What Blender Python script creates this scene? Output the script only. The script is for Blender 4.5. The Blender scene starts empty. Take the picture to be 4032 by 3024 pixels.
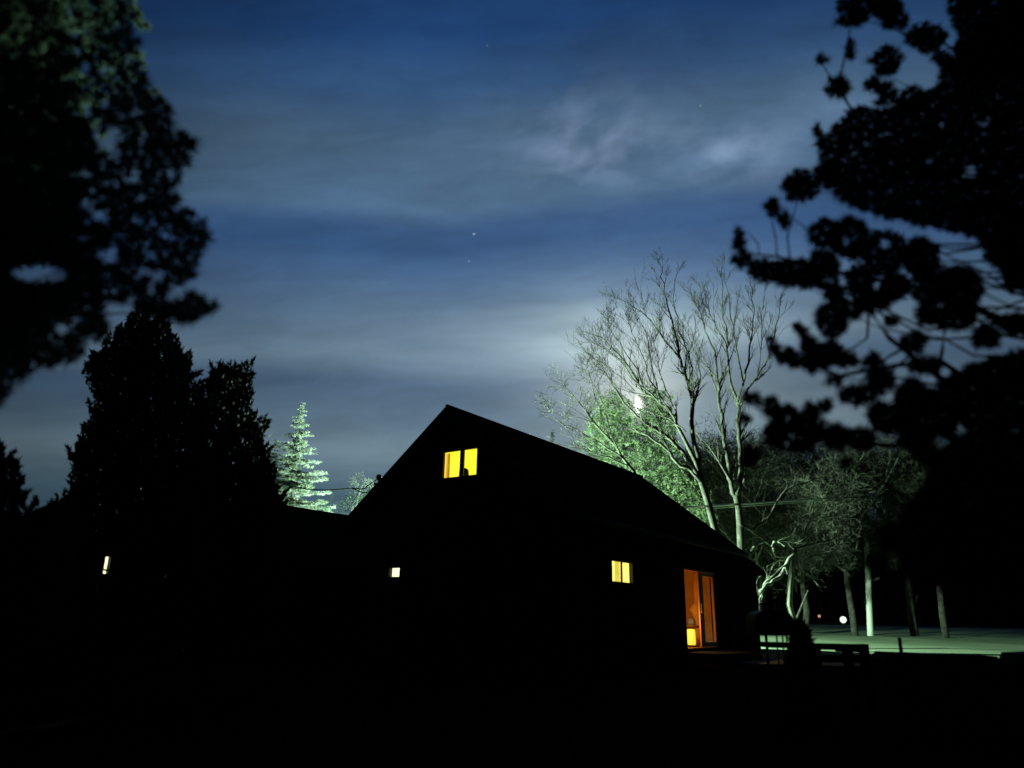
import bpy, bmesh, math, random
import numpy as np
from mathutils import Vector, Matrix
random.seed(7); rng = np.random.default_rng(11)
S = bpy.context.scene; COL = S.collection
R_ = math.radians
# ------------------------------------------------------------------ camera
FPX = 740.0; PITCH = R_(17.5); ROLL = 0.02; EYE = 1.6
right = Vector((1, 0, 0)); fwd = Vector((0, math.cos(PITCH), math.sin(PITCH))); up = Vector((0, -math.sin(PITCH), math.cos(PITCH)))
cr = math.cos(ROLL)*right + math.sin(ROLL)*up; cu = -math.sin(ROLL)*right + math.cos(ROLL)*up
cam_d = bpy.data.cameras.new('camera'); cam = bpy.data.objects.new('camera', cam_d); COL.objects.link(cam)
m = Matrix((cr, cu, -fwd)).transposed().to_4x4(); m.translation = (0, 0, EYE); cam.matrix_world = m
cam_d.sensor_width = 36; cam_d.lens = 36*FPX/1024; cam_d.clip_start = .05; cam_d.clip_end = 2000
cam_d.dof.use_dof = True; cam_d.dof.focus_distance = 21; cam_d.dof.aperture_fstop = 0.42
S.camera = cam
S.view_settings.view_transform = 'Standard'; S.view_settings.look = 'None'; S.view_settings.exposure = 0; S.view_settings.gamma = 1

# ------------------------------------------------------------------ night sky with moonlit cloud
MOON_AZ, MOON_EL = R_(10.12), R_(15.54)
mdir = Vector((math.sin(MOON_AZ)*math.cos(MOON_EL), math.cos(MOON_AZ)*math.cos(MOON_EL), math.sin(MOON_EL)))
W = bpy.data.worlds.new('World'); S.world = W; W.use_nodes = True
wt = W.node_tree; wt.nodes.clear()
class G:
    """small helper for math on node sockets"""
    def __init__(s, t): s.t = t
    def n(s, ty, **k):
        x = s.t.nodes.new(ty)
        for a, b in k.items(): setattr(x, a, b)
        return x
    def set(s, sock, v):
        if hasattr(v, 'is_linked') or isinstance(v, bpy.types.NodeSocket): s.t.links.new(v, sock)
        else: sock.default_value = v
    def m(s, op, a, b=0, c=0, clamp=False):
        x = s.n('ShaderNodeMath', operation=op, use_clamp=clamp)
        s.set(x.inputs[0], a); s.set(x.inputs[1], b); s.set(x.inputs[2], c); return x.outputs[0]
    def smooth(s, v, a, b, lo=0., hi=1.):
        x = s.n('ShaderNodeMapRange', interpolation_type='SMOOTHSTEP')
        s.set(x.inputs[0], v)
        for i, q in enumerate((a, b, lo, hi)): x.inputs[i+1].default_value = q
        return x.outputs[0]
    def xyz(s, a, b, c):
        x = s.n('ShaderNodeCombineXYZ')
        for i, q in enumerate((a, b, c)): s.set(x.inputs[i], q)
        return x.outputs[0]
    def noise(s, vec, scale, detail=4, rough=.55, dist=0):
        x = s.n('ShaderNodeTexNoise'); s.set(x.inputs['Vector'], vec)
        x.inputs['Scale'].default_value = scale; x.inputs['Detail'].default_value = detail
        x.inputs['Roughness'].default_value = rough; x.inputs['Distortion'].default_value = dist
        return x.outputs[0]
    def mix(s, f, a, b, mode='MIX'):
        x = s.n('ShaderNodeMix', data_type='RGBA', blend_type=mode)
        s.set(x.inputs[0], f); s.set(x.inputs[6], a); s.set(x.inputs[7], b); return x.outputs[2]
    def ramp(s, f, stops):
        x = s.n('ShaderNodeValToRGB'); s.set(x.inputs[0], f); e = x.color_ramp.elements
        while len(e) < len(stops): e.new(.5)
        for q, (p, c) in zip(e, stops): q.position = p; q.color = (*c, 1) if len(c) == 3 else c
        return x.outputs[0]
    def scale(s, col, f):
        x = s.n('ShaderNodeVectorMath', operation='SCALE'); s.set(x.inputs[0], col); s.set(x.inputs[3], f); return x.outputs[0]
    def add(s, a, b):
        x = s.n('ShaderNodeVectorMath', operation='ADD'); s.set(x.inputs[0], a); s.set(x.inputs[1], b); return x.outputs[0]
def lin(r, g, b):
    f = lambda c: (c/255/12.92 if c/255 <= .04045 else ((c/255+.055)/1.055)**2.4)
    return (f(r), f(g), f(b))
g = G(wt)
tc = g.n('ShaderNodeTexCoord').outputs['Generated']
sep = g.n('ShaderNodeSeparateXYZ'); wt.links.new(tc, sep.inputs[0]); X, Y, Z = sep.outputs
el = g.m('MULTIPLY', g.m('ARCSINE', Z), 57.2958)
eb = g.m('MULTIPLY', g.m('ARCTAN2', Z, g.m('MAXIMUM', Y, .12)), 57.2958)   # cloud sheets lie in straight east-west streets
az = g.m('MULTIPLY', g.m('ARCTAN2', X, Y), 57.2958)
wob = g.noise(g.xyz(g.m('MULTIPLY', az, .05), g.m('MULTIPLY', el, .10), 3.1), 1.0, 1.5)
rise = g.smooth(az, -8, 35, 0, 3.6)
e2 = g.m('ADD', g.m('SUBTRACT', eb, rise), g.m('MULTIPLY', g.m('SUBTRACT', wob, .5), 3.2))
pos = g.m('DIVIDE', e2, 60, clamp=True)
band = g.ramp(pos, [(0.0, lin(40, 60, 70)), (5/60, lin(38, 62, 76)), (9/60, lin(54, 78, 92)), (12.5/60, lin(82, 101, 112)),
                    (14.6/60, lin(68, 88, 104)), (17.5/60, lin(54, 75, 97)), (19.5/60, lin(76, 96, 112)), (22.5/60, lin(64, 88, 112)),
                    (25.6/60, lin(52, 78, 110)), (27.8/60, lin(40, 68, 104)), (29.3/60, lin(44, 71, 106)), (31.0/60, lin(62, 88, 114)),
                    (35.5/60, lin(60, 84, 108)), (39/60, lin(38, 64, 96)), (43/60, lin(20, 48, 86)), (50/60, lin(14, 38, 74)), (1.0, lin(10, 26, 54))])
# streaky cloud texture
st = g.noise(g.xyz(g.m('MULTIPLY', az, .030), g.m('MULTIPLY', g.m('SUBTRACT', eb, g.m('MULTIPLY', az, .06)), .17), 1.7), 1.0, 4, .5, .2)
band = g.scale(band, g.smooth(st, .28, .72, .86, 1.24))
fine = g.noise(g.xyz(g.m('MULTIPLY', az, .16), g.m('MULTIPLY', g.m('SUBTRACT', eb, g.m('MULTIPLY', az, .08)), .55), 4.4), 1.0, 8, .6, .6)
band = g.scale(band, g.smooth(fine, .25, .75, .90, 1.11))
def blob(a0, e0, wa, we):
    dx = g.m('DIVIDE', g.m('SUBTRACT', az, a0), wa); dy = g.m('DIVIDE', g.m('SUBTRACT', el, e0), we)
    return g.m('EXPONENT', g.m('MULTIPLY', g.m('ADD', g.m('MULTIPLY', dx, dx), g.m('MULTIPLY', dy, dy)), -1))
# thin wisps high on the right
wv = g.xyz(g.m('MULTIPLY', az, .085), g.m('MULTIPLY', g.m('SUBTRACT', eb, g.m('MULTIPLY', az, .12)), .15), 21.6)
wisp = g.smooth(g.noise(wv, 1.9, 6, .55, .6), .44, .78)
wm = g.m('MULTIPLY', g.smooth(az, 0, 12), g.m('MULTIPLY', g.smooth(eb, 31, 34), g.smooth(eb, 42, 37)))
puff = g.smooth(g.noise(g.xyz(g.m('MULTIPLY', az, .11), g.m('MULTIPLY', g.m('SUBTRACT', eb, g.m('MULTIPLY', az, .2)), .2), 2.2), 1.5, 5, .5, .25), .36, .70)
puff = g.m('MULTIPLY', puff, g.m('ADD', blob(6.0, 35.4, 5.5, 3.2), blob(19.0, 33.6, 5.5, 1.8)))
wisp = g.m('ADD', g.m('MULTIPLY', g.m('MULTIPLY', wisp, wm), .25), puff)
band = g.add(band, g.scale(lin(112, 122, 142), g.m('MULTIPLY', wisp, .5)))
# brightness falls away from the moon to the sides and behind
fall = g.smooth(g.m('ABSOLUTE', g.m('SUBTRACT', az, 6)), 12, 50, 1.47, .68)
low = g.smooth(g.m('ABSOLUTE', g.m('SUBTRACT', az, 4)), 60, 110, 1, .06)
band = g.scale(band, g.m('MULTIPLY', fall, low))
# moon glow through the cloud
dotn = g.n('ShaderNodeVectorMath', operation='DOT_PRODUCT'); wt.links.new(tc, dotn.inputs[0]); dotn.inputs[1].default_value = mdir
ang = g.m('MULTIPLY', g.m('ARCCOSINE', g.m('MINIMUM', dotn.outputs['Value'], .9999999)), 57.2958)
gn = g.smooth(g.noise(g.xyz(g.m('MULTIPLY', az, .05), g.m('MULTIPLY', el, .30), 5.), 1, 4, .5, .3), .3, .68, .55, 1.15)
glow = g.add(g.scale((.30, .37, .34), g.m('MULTIPLY', blob(9.5, 20.3, 9.0, 3.8), gn)), g.scale((.24, .235, .19), blob(9.5, 17.5, 4.2, 3.6)))
glow = g.add(glow, g.scale((.05, .068, .078), g.m('MULTIPLY', blob(2, 21, 20, 3.6), gn)))
glow = g.add(glow, g.scale((.040, .042, .034), blob(16, 9, 9, 4.5)))
glow = g.add(glow, g.scale((.9, .95, .75), g.m('EXPONENT', g.m('MULTIPLY', ang, -1.3))))
glow = g.add(glow, g.scale((9, 9.2, 7.6), g.smooth(ang, .25, .19)))
glow = g.add(glow, g.scale((7, 7.2, 6.0), blob(10.1, 15.75, .16, .42)))
col = g.add(band, glow)
for (sa, se, sb) in ((-3.58, 28.84, .5), (-3.50, 28.87, .35), (-3.9, 26.8, .28), (-3.0, 42.0, .12), (16.4, 37.2, .2)):
    sd = Vector((math.sin(R_(sa))*math.cos(R_(se)), math.cos(R_(sa))*math.cos(R_(se)), math.sin(R_(se))))
    dn = g.n('ShaderNodeVectorMath', operation='DISTANCE'); wt.links.new(tc, dn.inputs[0]); dn.inputs[1].default_value = sd
    col = g.add(col, g.scale((1, 1, 1), g.m('MULTIPLY', g.smooth(dn.outputs['Value'], (.0011), .0005), sb)))
sky = g.n('ShaderNodeTexSky', sky_type='NISHITA', sun_disc=False, sun_elevation=MOON_EL, sun_rotation=MOON_AZ)
col = g.add(col, g.scale(sky.outputs[0], .0012))
bg = g.n('ShaderNodeBackground'); wt.links.new(col, bg.inputs[0]); bg.inputs[1].default_value = 1
wt.links.new(bg.outputs[0], g.n('ShaderNodeOutputWorld').inputs[0])
# moonlight
sd = bpy.data.lights.new('moon', 'SUN'); sd.energy = .012; sd.angle = R_(6); sd.color = (.95, .97, 1)
so = bpy.data.objects.new('moon', sd); COL.objects.link(so); so.rotation_euler = (-mdir).to_track_quat('-Z', 'Y').to_euler()

# ------------------------------------------------------------------ geometry helpers
def ray(sx, sy):
    return (FPX*fwd + cr*(sx/3.9375-512) + cu*(384-sy/3.9375))
def at(sx, sy, Yd):
    d = ray(sx, sy); return Vector((0, 0, EYE)) + d*(Yd/d.y)
def prj(P):
    d = Vector(P) - Vector((0, 0, EYE)); z = d.dot(fwd)
    return ((512+FPX*d.dot(cr)/z)*3.9375, (384-FPX*d.dot(cu)/z)*3.9375)
GZ = [(-400, 0), (-5, 0), (8, 0), (20, .62), (30, .8), (45, .98), (62, 1.42), (75, 1.5), (130, 1.6), (900, 1.6)]
def gz(y):
    for (a, za), (b, zb) in zip(GZ, GZ[1:]):
        if a <= y <= b:
            return za+(zb-za)*(y-a)/(b-a)
    return 0
def mat(name, col, rough=.8, spec=.2, var=None, scale=8, bump=0, emit=None, es=1.0, detail=5, sub=None):
    M = bpy.data.materials.new(name); M.use_nodes = True; t = M.node_tree; q = G(t)
    b = t.nodes['Principled BSDF']; b.inputs['Roughness'].default_value = rough; b.inputs['Specular IOR Level'].default_value = spec
    b.inputs['Base Color'].default_value = (*col, 1)
    tcn = q.n('ShaderNodeTexCoord').outputs['Object']
    nz = q.noise(tcn, scale, detail)
    if var:
        c = q.ramp(nz, [(.32, col), (.68, var)]); t.links.new(c, b.inputs['Base Color'])
    if bump:
        bp = q.n('ShaderNodeBump'); bp.inputs['Strength'].default_value = bump; t.links.new(nz, bp.inputs['Height']); t.links.new(bp.outputs[0], b.inputs['Normal'])
    if emit:
        e = q.ramp(nz, [(.3, emit), (.7, sub or emit)]); t.links.new(e, b.inputs['Emission Color']); b.inputs['Emission Strength'].default_value = es
    return M
M = dict(
 grass=mat('lawn_grass', (.20, .25, .175), 1.0, 0, (.29, .34, .24), .5, .25, detail=6),
 yardshade=mat('yard_shade_black', (.006, .006, .006), 1.0, 0, (.012, .012, .011), 14, .3),  # near-black that stands in for shade on the foreground
 siding=mat('dark_siding', (.010, .008, .006), .95, 0, (.014, .011, .009), 3, .2),
 roof=mat('roof_shingle', (.006, .006, .0065), .98, 0, (.009, .009, .0095), 12, .3),
 trim=mat('trim', (.02, .018, .016), .8, .1, (.026, .023, .02), 6),
 frame=mat('window_frame', (.05, .045, .03), .6, .2, (.06, .055, .04), 6),
 doorwood=mat('door_wood', (.34, .12, .03), .5, .2, (.42, .16, .045), 5, .1),
 bark=mat('bark', (.032, .029, .026), .9, .05, (.085, .08, .07), 5, .5, detail=8),
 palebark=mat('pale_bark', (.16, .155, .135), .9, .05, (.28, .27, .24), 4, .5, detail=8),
 darkbark=mat('dark_bark', (.03, .025, .02), .95, .05, (.05, .042, .034), 9, .5),
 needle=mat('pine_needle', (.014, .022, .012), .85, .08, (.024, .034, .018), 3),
 leftneedle=mat('bluish_pine_needle', (.03, .045, .032), .8, .1, (.06, .08, .058), 2),
 shrubleaf=mat('dark_leaf', (.016, .024, .012), .8, .1, (.028, .036, .02), 2),
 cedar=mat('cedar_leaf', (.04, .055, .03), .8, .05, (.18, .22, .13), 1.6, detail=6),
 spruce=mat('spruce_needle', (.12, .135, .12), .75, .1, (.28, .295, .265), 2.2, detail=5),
 farleaf=mat('far_leaf', (.055, .055, .045), .9, .0, (.105, .105, .088), .5, detail=6),
 metal=mat('weathered_metal', (.12, .12, .12), .5, .4, (.17, .17, .17), 6),
 darkmetal=mat('dark_metal', (.02, .02, .02), .6, .2, (.03, .03, .03), 6),
 pole=mat('pole_wood', (.66, .64, .6), .9, .05, (.8, .78, .74), 3, .3),
 band=mat('dark_band', (.01, .01, .01), .8, .1, (.016, .016, .016), 5),
 wire=mat('cable', (.5, .5, .47), .6, .2, (.62, .62, .6), 5),
 blackwire=mat('black_cable', (.012, .014, .014), .7, .2, (.02, .02, .02), 5),
 darkwood=mat('dark_wood', (.02, .017, .013), .9, .05, (.03, .026, .02), 7, .2),
 stone=mat('dark_stone', (.02, .02, .018), .95, .05, (.03, .03, .027), 6, .4),
 white=mat('pale_paint', (.4, .4, .38), .6, .2, (.5, .5, .48), 8),
 roomA=mat('lit_yellow_room', (.4, .35, .05), .9, 0, None, 1.6, emit=lin(251, 246, 52), sub=lin(249, 236, 66), es=1.0, detail=2),
 roomB=mat('lit_lemon_room', (.4, .35, .1), .9, 0, None, 3.2, emit=lin(252, 246, 92), sub=lin(252, 252, 165), es=1.0, detail=3),
 roomC=mat('lit_cream_room', (.4, .4, .3), .9, 0, None, 3, emit=lin(252, 253, 205), sub=lin(254, 252, 220), es=1.0),
 curtA=mat('amber_curtain', (.2, .12, .02), .9, 0, None, 5, emit=lin(196, 156, 22), sub=lin(150, 106, 14), es=1.0),  # room light behind the cloth is put in as emission
 curtO=mat('orange_reveal', (.3, .15, .05), .9, 0, None, 5, emit=lin(252, 176, 52), sub=lin(248, 190, 100), es=.9),  # glows by itself; the room light on the reveal is put in
 curtD=mat('dim_curtain', (.08, .08, .03), .9, 0, None, 7, emit=lin(96, 92, 30), sub=lin(140, 140, 60), es=.8),  # dim backlight put into the cloth as emission
 curtG=mat('gold_curtain', (.3, .25, .1), .9, 0, None, 6, emit=lin(226, 204, 72), sub=lin(240, 222, 96), es=1.0),  # backlit look put into the cloth as emission
 shade=mat('lamp_shade', (.5, .4, .1), .8, 0, None, 9, emit=lin(254, 212, 62), sub=lin(253, 226, 84), es=1.0),
 orangecloth=mat('orange_cloth', (.85, .38, .07), .9, .05, (.9, .46, .1), 6),
 wallwood=mat('panelled_wood', (.42, .19, .035), .6, .15, (.54, .26, .055), 3, .1),
 bulb=mat('mercury_bulb', (.8, .9, .8), .5, 0, None, 3, emit=(.6, 1, .7), es=30),
 farbulb=mat('far_lamp_bulb', (.8, .9, .8), .5, 0, None, 12, emit=(.62, .9, .68), sub=(1, 1, .95), es=1.6),
 farorange=mat('far_orange_bulb', (.8, .5, .3), .5, 0, None, 3, emit=(1, .45, .25), es=.8),
)
def glassmat():
    mt = bpy.data.materials.new('window_glass'); mt.use_nodes = True; t = mt.node_tree; t.nodes.clear(); q = G(t)
    tr = q.n('ShaderNodeBsdfTransparent'); gl = q.n('ShaderNodeBsdfGlossy'); gl.inputs['Roughness'].default_value = .02
    fr = q.n('ShaderNodeLayerWeight'); fc = q.m('ADD', q.m('MULTIPLY', q.m('POWER', fr.outputs['Facing'], 4), .35), .02)
    mx = q.n('ShaderNodeMixShader'); t.links.new(fc, mx.inputs[0]); t.links.new(tr.outputs[0], mx.inputs[1]); t.links.new(gl.outputs[0], mx.inputs[2])
    t.links.new(mx.outputs[0], q.n('ShaderNodeOutputMaterial').inputs[0]); return mt
M['glass'] = glassmat()
def thin(mt, col, f):   # thin needles and leaves let part of the light through
    t = mt.node_tree; q = G(t); b = t.nodes['Principled BSDF']; out = t.nodes['Material Output']
    tl_ = q.n('ShaderNodeBsdfTranslucent'); tl_.inputs[0].default_value = (*col, 1); mx = q.n('ShaderNodeMixShader'); mx.inputs[0].default_value = f
    t.links.new(b.outputs[0], mx.inputs[1]); t.links.new(tl_.outputs[0], mx.inputs[2]); t.links.new(mx.outputs[0], out.inputs[0])
thin(M['leftneedle'], (.12, .155, .125), .45); thin(M['cedar'], (.10, .13, .07), .25); thin(M['farleaf'], (.08, .085, .07), .3)

def tag(o, label=None, cat=None, group=None, kind=None):
    if label: o['label'] = label
    if cat: o['category'] = cat
    if group: o['group'] = group
    if kind: o['kind'] = kind
    return o
def empty(name, loc=(0, 0, 0), **k):
    o = bpy.data.objects.new(name, None); COL.objects.link(o); o.location = loc; o.empty_display_size = .3
    bpy.context.view_layer.update() if False else None
    return tag(o, **k)
def link(name, me, material, parent=None, smooth=False):
    o = bpy.data.objects.new(name, me); COL.objects.link(o)
    if material: me.materials.append(material)
    if smooth: me.polygons.foreach_set('use_smooth', [True]*len(me.polygons))
    if parent:
        o.parent = parent
        # mesh data is in world coordinates; cancel the parents' offset
        off = Vector((0, 0, 0)); p = parent
        while p: off += Vector(p.location); p = p.parent
        o.location = -off
    return o
class MB:
    def __init__(s): s.v = []; s.f = []
    def add(s, vs, fs):
        b = len(s.v); s.v += [tuple(x) for x in vs]; s.f += [tuple(i+b for i in q) for q in fs]
    def prism(s, bottom, top):
        n = len(bottom); s.add(list(bottom)+list(top), [tuple(range(n))[::-1], tuple(range(n, 2*n))]+[(i, (i+1) % n, n+(i+1) % n, n+i) for i in range(n)])
    def box(s, x0, x1, y0, y1, z0, z1, fn=lambda a, b, c: (a, b, c)):
        s.prism([fn(x0, y0, z0), fn(x1, y0, z0), fn(x1, y1, z0), fn(x0, y1, z0)], [fn(x0, y0, z1), fn(x1, y0, z1), fn(x1, y1, z1), fn(x0, y1, z1)])
    def tube(s, pts, rad, n=6, cap=True):
        pts = [Vector(p) for p in pts]; rings = []
        if not hasattr(rad, '__len__'): rad = [rad]*len(pts)
        for i, p in enumerate(pts):
            t = (pts[min(i+1, len(pts)-1)]-pts[max(i-1, 0)])
            if t.length < 1e-9: t = Vector((0, 0, 1))
            t.normalize(); a = t.cross(Vector((0, 0, 1)) if abs(t.z) < .9 else Vector((1, 0, 0))).normalized(); b = t.cross(a)
            rings.append([p+(a*math.cos(2*math.pi*k/n)+b*math.sin(2*math.pi*k/n))*rad[i] for k in range(n)])
        vs = [q for r in rings for q in r]; fs = []
        for i in range(len(pts)-1):
            for k in range(n): fs.append((i*n+k, i*n+(k+1) % n, (i+1)*n+(k+1) % n, (i+1)*n+k))
        if cap: fs += [tuple(range(n))[::-1], tuple((len(pts)-1)*n+k for k in range(n))]
        s.add(vs, fs)
    def lathe(s, c, prof, n=16):
        c = Vector(c); vs = []; fs = []
        for r, z in prof:
            for k in range(n): vs.append(c+Vector((r*math.cos(2*math.pi*k/n), r*math.sin(2*math.pi*k/n), z)))
        for i in range(len(prof)-1):
            for k in range(n): fs.append((i*n+k, i*n+(k+1) % n, (i+1)*n+(k+1) % n, (i+1)*n+k))
        fs += [tuple(range(n))[::-1], tuple((len(prof)-1)*n+k for k in range(n))]
        s.add(vs, fs)
    def build(s, name, material, parent=None, smooth=False):
        me = bpy.data.meshes.new(name); me.from_pydata(s.v, [], s.f); me.validate(); me.update()
        return link(name, me, material, parent, smooth)
class Leaves:
    """many small triangular needles or leaves gathered in arrays"""
    def __init__(s): s.P = []; s.D = []; s.L = []; s.W = []
    def put(s, P, D, L, Wd):
        s.P.append(P); s.D.append(D); s.L.append(L); s.W.append(Wd)
    def tuft(s, c, r, n=40, w=.012, upb=.3, squash=1., axis=None):
        D = rng.normal(size=(n, 3)); D[:, 2] += upb
        if axis is not None: D += np.array(axis)*1.3
        D /= np.linalg.norm(D, axis=1)[:, None]+1e-9
        L = r*rng.uniform(.65, 1.15, n)
        s.put(np.array(c)+D*r*.08+rng.normal(size=(n, 3))*r*.12, D*np.array([1, 1, squash]), L, np.full(n, w))
    def clump(s, c, r, n=16, l=.1, w=.05, axis=(0, 0, -.3)):
        P = rng.normal(size=(n, 3)); P /= np.linalg.norm(P, axis=1)[:, None]+1e-9; P *= rng.uniform(.2, 1, n)[:, None]**.5*r
        D = rng.normal(size=(n, 3))*.6+P/r*.5+np.array(axis); D /= np.linalg.norm(D, axis=1)[:, None]
        s.put(np.array(c)+P, D, l*rng.uniform(.6, 1.4, n), w*rng.uniform(.6, 1.4, n))
    def build(s, name, material, parent):
        P = np.concatenate(s.P); D = np.concatenate(s.D); L = np.concatenate(s.L); Wd = np.concatenate(s.W); n = len(P)
        side = np.cross(D, rng.normal(size=(n, 3))); side /= np.linalg.norm(side, axis=1)[:, None]+1e-9
        V = np.empty((n, 3, 3)); V[:, 0] = P-side*Wd[:, None]*.5; V[:, 1] = P+side*Wd[:, None]*.5; V[:, 2] = P+D*L[:, None]
        me = bpy.data.meshes.new(name); me.vertices.add(3*n); me.vertices.foreach_set('co', V.ravel())
        me.loops.add(3*n); me.loops.foreach_set('vertex_index', np.arange(3*n)); me.polygons.add(n)
        me.polygons.foreach_set('loop_start', np.arange(0, 3*n, 3)); me.polygons.foreach_set('loop_total', np.full(n, 3)); me.update()
        return link(name, me, material, parent)
def inpoly(x, y, poly):
    c = False; n = len(poly)
    for i in range(n):
        x1, y1 = poly[i]; x2, y2 = poly[(i+1) % n]
        if (y1 > y) != (y2 > y) and x < (x2-x1)*(y-y1)/(y2-y1)+x1: c = not c
    return c
def bez(a, b, sag=(0, 0, 0), n=5, jit=0):
    a = Vector(a); b = Vector(b); s_ = Vector(sag); out = []
    for i in range(n+1):
        t = i/n; p = a.lerp(b, t)+s_*(4*t*(1-t))
        if jit and 0 < i < n: p += Vector((random.gauss(0, jit), random.gauss(0, jit), random.gauss(0, jit)))
        out.append(p)
    return out

# ------------------------------------------------------------------ ground
def ground():
    xs = [-400, -120, -60] + list(range(-40, 61, 2)) + [90, 160, 400]; ys = [-400, -30, -5] + [i for i in range(0, 80, 2)] + [90, 110, 140, 250, 900]
    vs = []; fs = []
    for y in ys:
        for x in xs:
            j = 0 if y < 22 or y > 100 else .04*math.sin(x*.7+y*.31)+.03*math.sin(x*.23-y*.53)
            vs.append((x, y, gz(y)+j))
    n = len(xs)
    for j in range(len(ys)-1):
        for i in range(n-1): fs.append((j*n+i, j*n+i+1, (j+1)*n+i+1, (j+1)*n+i))
    me = bpy.data.meshes.new('ground'); me.from_pydata(vs, [], fs); me.update()
    o = link('ground', me, M['grass'], smooth=True); tag(o, kind='structure')
ground()
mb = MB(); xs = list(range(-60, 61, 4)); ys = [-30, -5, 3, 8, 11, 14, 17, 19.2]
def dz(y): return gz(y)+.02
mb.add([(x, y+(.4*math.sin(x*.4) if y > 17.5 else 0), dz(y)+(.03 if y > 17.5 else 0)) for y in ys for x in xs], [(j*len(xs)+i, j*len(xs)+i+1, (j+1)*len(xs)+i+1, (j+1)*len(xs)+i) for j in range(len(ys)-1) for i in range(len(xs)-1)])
tag(mb.build('yard_shade_sheet', M['yardshade']), kind='structure')  # added sheet that paints the unlit foreground black, over the grass

# ------------------------------------------------------------------ house
TH = R_(35.4); UU = Vector((math.sin(TH), math.cos(TH), 0)); VV = Vector((-math.cos(TH), math.sin(TH), 0))
def hp(u, v, z): return UU*u + VV*v + Vector((0, 0, z))
HU0, HU1, HV0, HV1 = 12.9, 22.35, 7.83, 13.55; RV, RZ = 10.70, 6.20; SL = .785; RU0, RU1 = 12.50, 22.72; EV0, EV1 = 7.38, 14.02
BZ = .3
def roofz(v): return RZ - SL*abs(v-RV)
def wall_slabs(mb, a0, a1, top, openings, fixed, th, swap, z0=BZ):
    """a wall cut into strips round its openings; swap: runs along v at constant u, else along u at constant v"""
    cuts = sorted({a0, a1} | {o[0] for o in openings} | {o[1] for o in openings} | ({RV} if swap and a0 < RV < a1 else set()))
    f = (lambda a, d, z: hp(fixed+d, a, z)) if swap else (lambda a, d, z: hp(a, fixed+d, z))
    def piece(p, q, zb, zt0, zt1):
        mb.prism([f(p, 0, zb), f(q, 0, zb), f(q, th, zb), f(p, th, zb)], [f(p, 0, zt0), f(q, 0, zt1), f(q, th, zt1), f(p, th, zt0)])
    for p, q in zip(cuts, cuts[1:]):
        mid = (p+q)/2; ops = sorted([o for o in openings if o[0] < mid < o[1]], key=lambda o: o[2]); zb = z0
        for o in ops: piece(p, q, zb, o[2], o[2]); zb = o[3]
        piece(p, q, zb, top(p), top(q))
house = empty('house', tuple(hp(HU0, HV0, 0)), label='dark gabled house with yellow lit upper window and orange lit glass door', cat='house')
UW = (10.07, 11.11, 4.60, 5.26); SW = (12.235, 12.57, 2.43, 2.66); LW = (14.95, 15.98, 2.385, 2.855); DW = (19.0, 21.26, .90, 2.94)
mb = MB(); wall_slabs(mb, HV0, HV1, lambda v: roofz(v)-.14, [UW, SW], HU0, .18, True); mb.build('gable_wall', M['siding'], house)
mb = MB(); wall_slabs(mb, HU0+.183, HU1-.183, lambda u: roofz(HV0)-.14, [LW, DW], HV0, .18, False); mb.build('front_wall', M['siding'], house)
mb = MB(); wall_slabs(mb, HV0, HV1, lambda v: roofz(v)-.14, [], HU1-.18, .18, True); mb.build('rear_gable_wall', M['siding'], house)
mb = MB(); wall_slabs(mb, HU0+.183, HU1-.183, lambda u: roofz(HV1)-.14, [], HV1-.18, .18, False); mb.build('back_wall', M['siding'], house)
mb = MB()
for s_, ev in ((-1, EV0), (1, EV1)):
    mb.prism([hp(RU0, RV, RZ-.13), hp(RU1, RV, RZ-.13), hp(RU1, ev, roofz(ev)-.13), hp(RU0, ev, roofz(ev)-.13)],
             [hp(RU0, RV, RZ), hp(RU1, RV, RZ), hp(RU1, ev, roofz(ev)), hp(RU0, ev, roofz(ev))])
rf = mb.build('roof', M['roof'], house)
mb = MB(); mb.tube([hp(RU0-.01, RV, RZ+.0), hp(RU1+.01, RV, RZ+.0)], .05, 8); mb.build('ridge_cap', M['roof'], rf)
for uu in (RU0-.03, RU1+.005):
    mb = MB()
    for ev in (EV0, EV1):
        mb.prism([hp(uu, RV, RZ-.22), hp(uu+.025, RV, RZ-.22), hp(uu+.025, ev, roofz(ev)-.22), hp(uu, ev, roofz(ev)-.22)],
                 [hp(uu, RV, RZ+.006), hp(uu+.025, RV, RZ+.006), hp(uu+.025, ev, roofz(ev)+.006), hp(uu, ev, roofz(ev)+.006)])
    mb.build('bargeboard', M['trim'], rf)
mb = MB(); mb.tube([hp(RU0, EV0-.05, roofz(EV0)-.08), hp(RU1, EV0-.05, roofz(EV0)-.08)], .05, 8); mb.build('gutter', M['trim'], rf)

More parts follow.
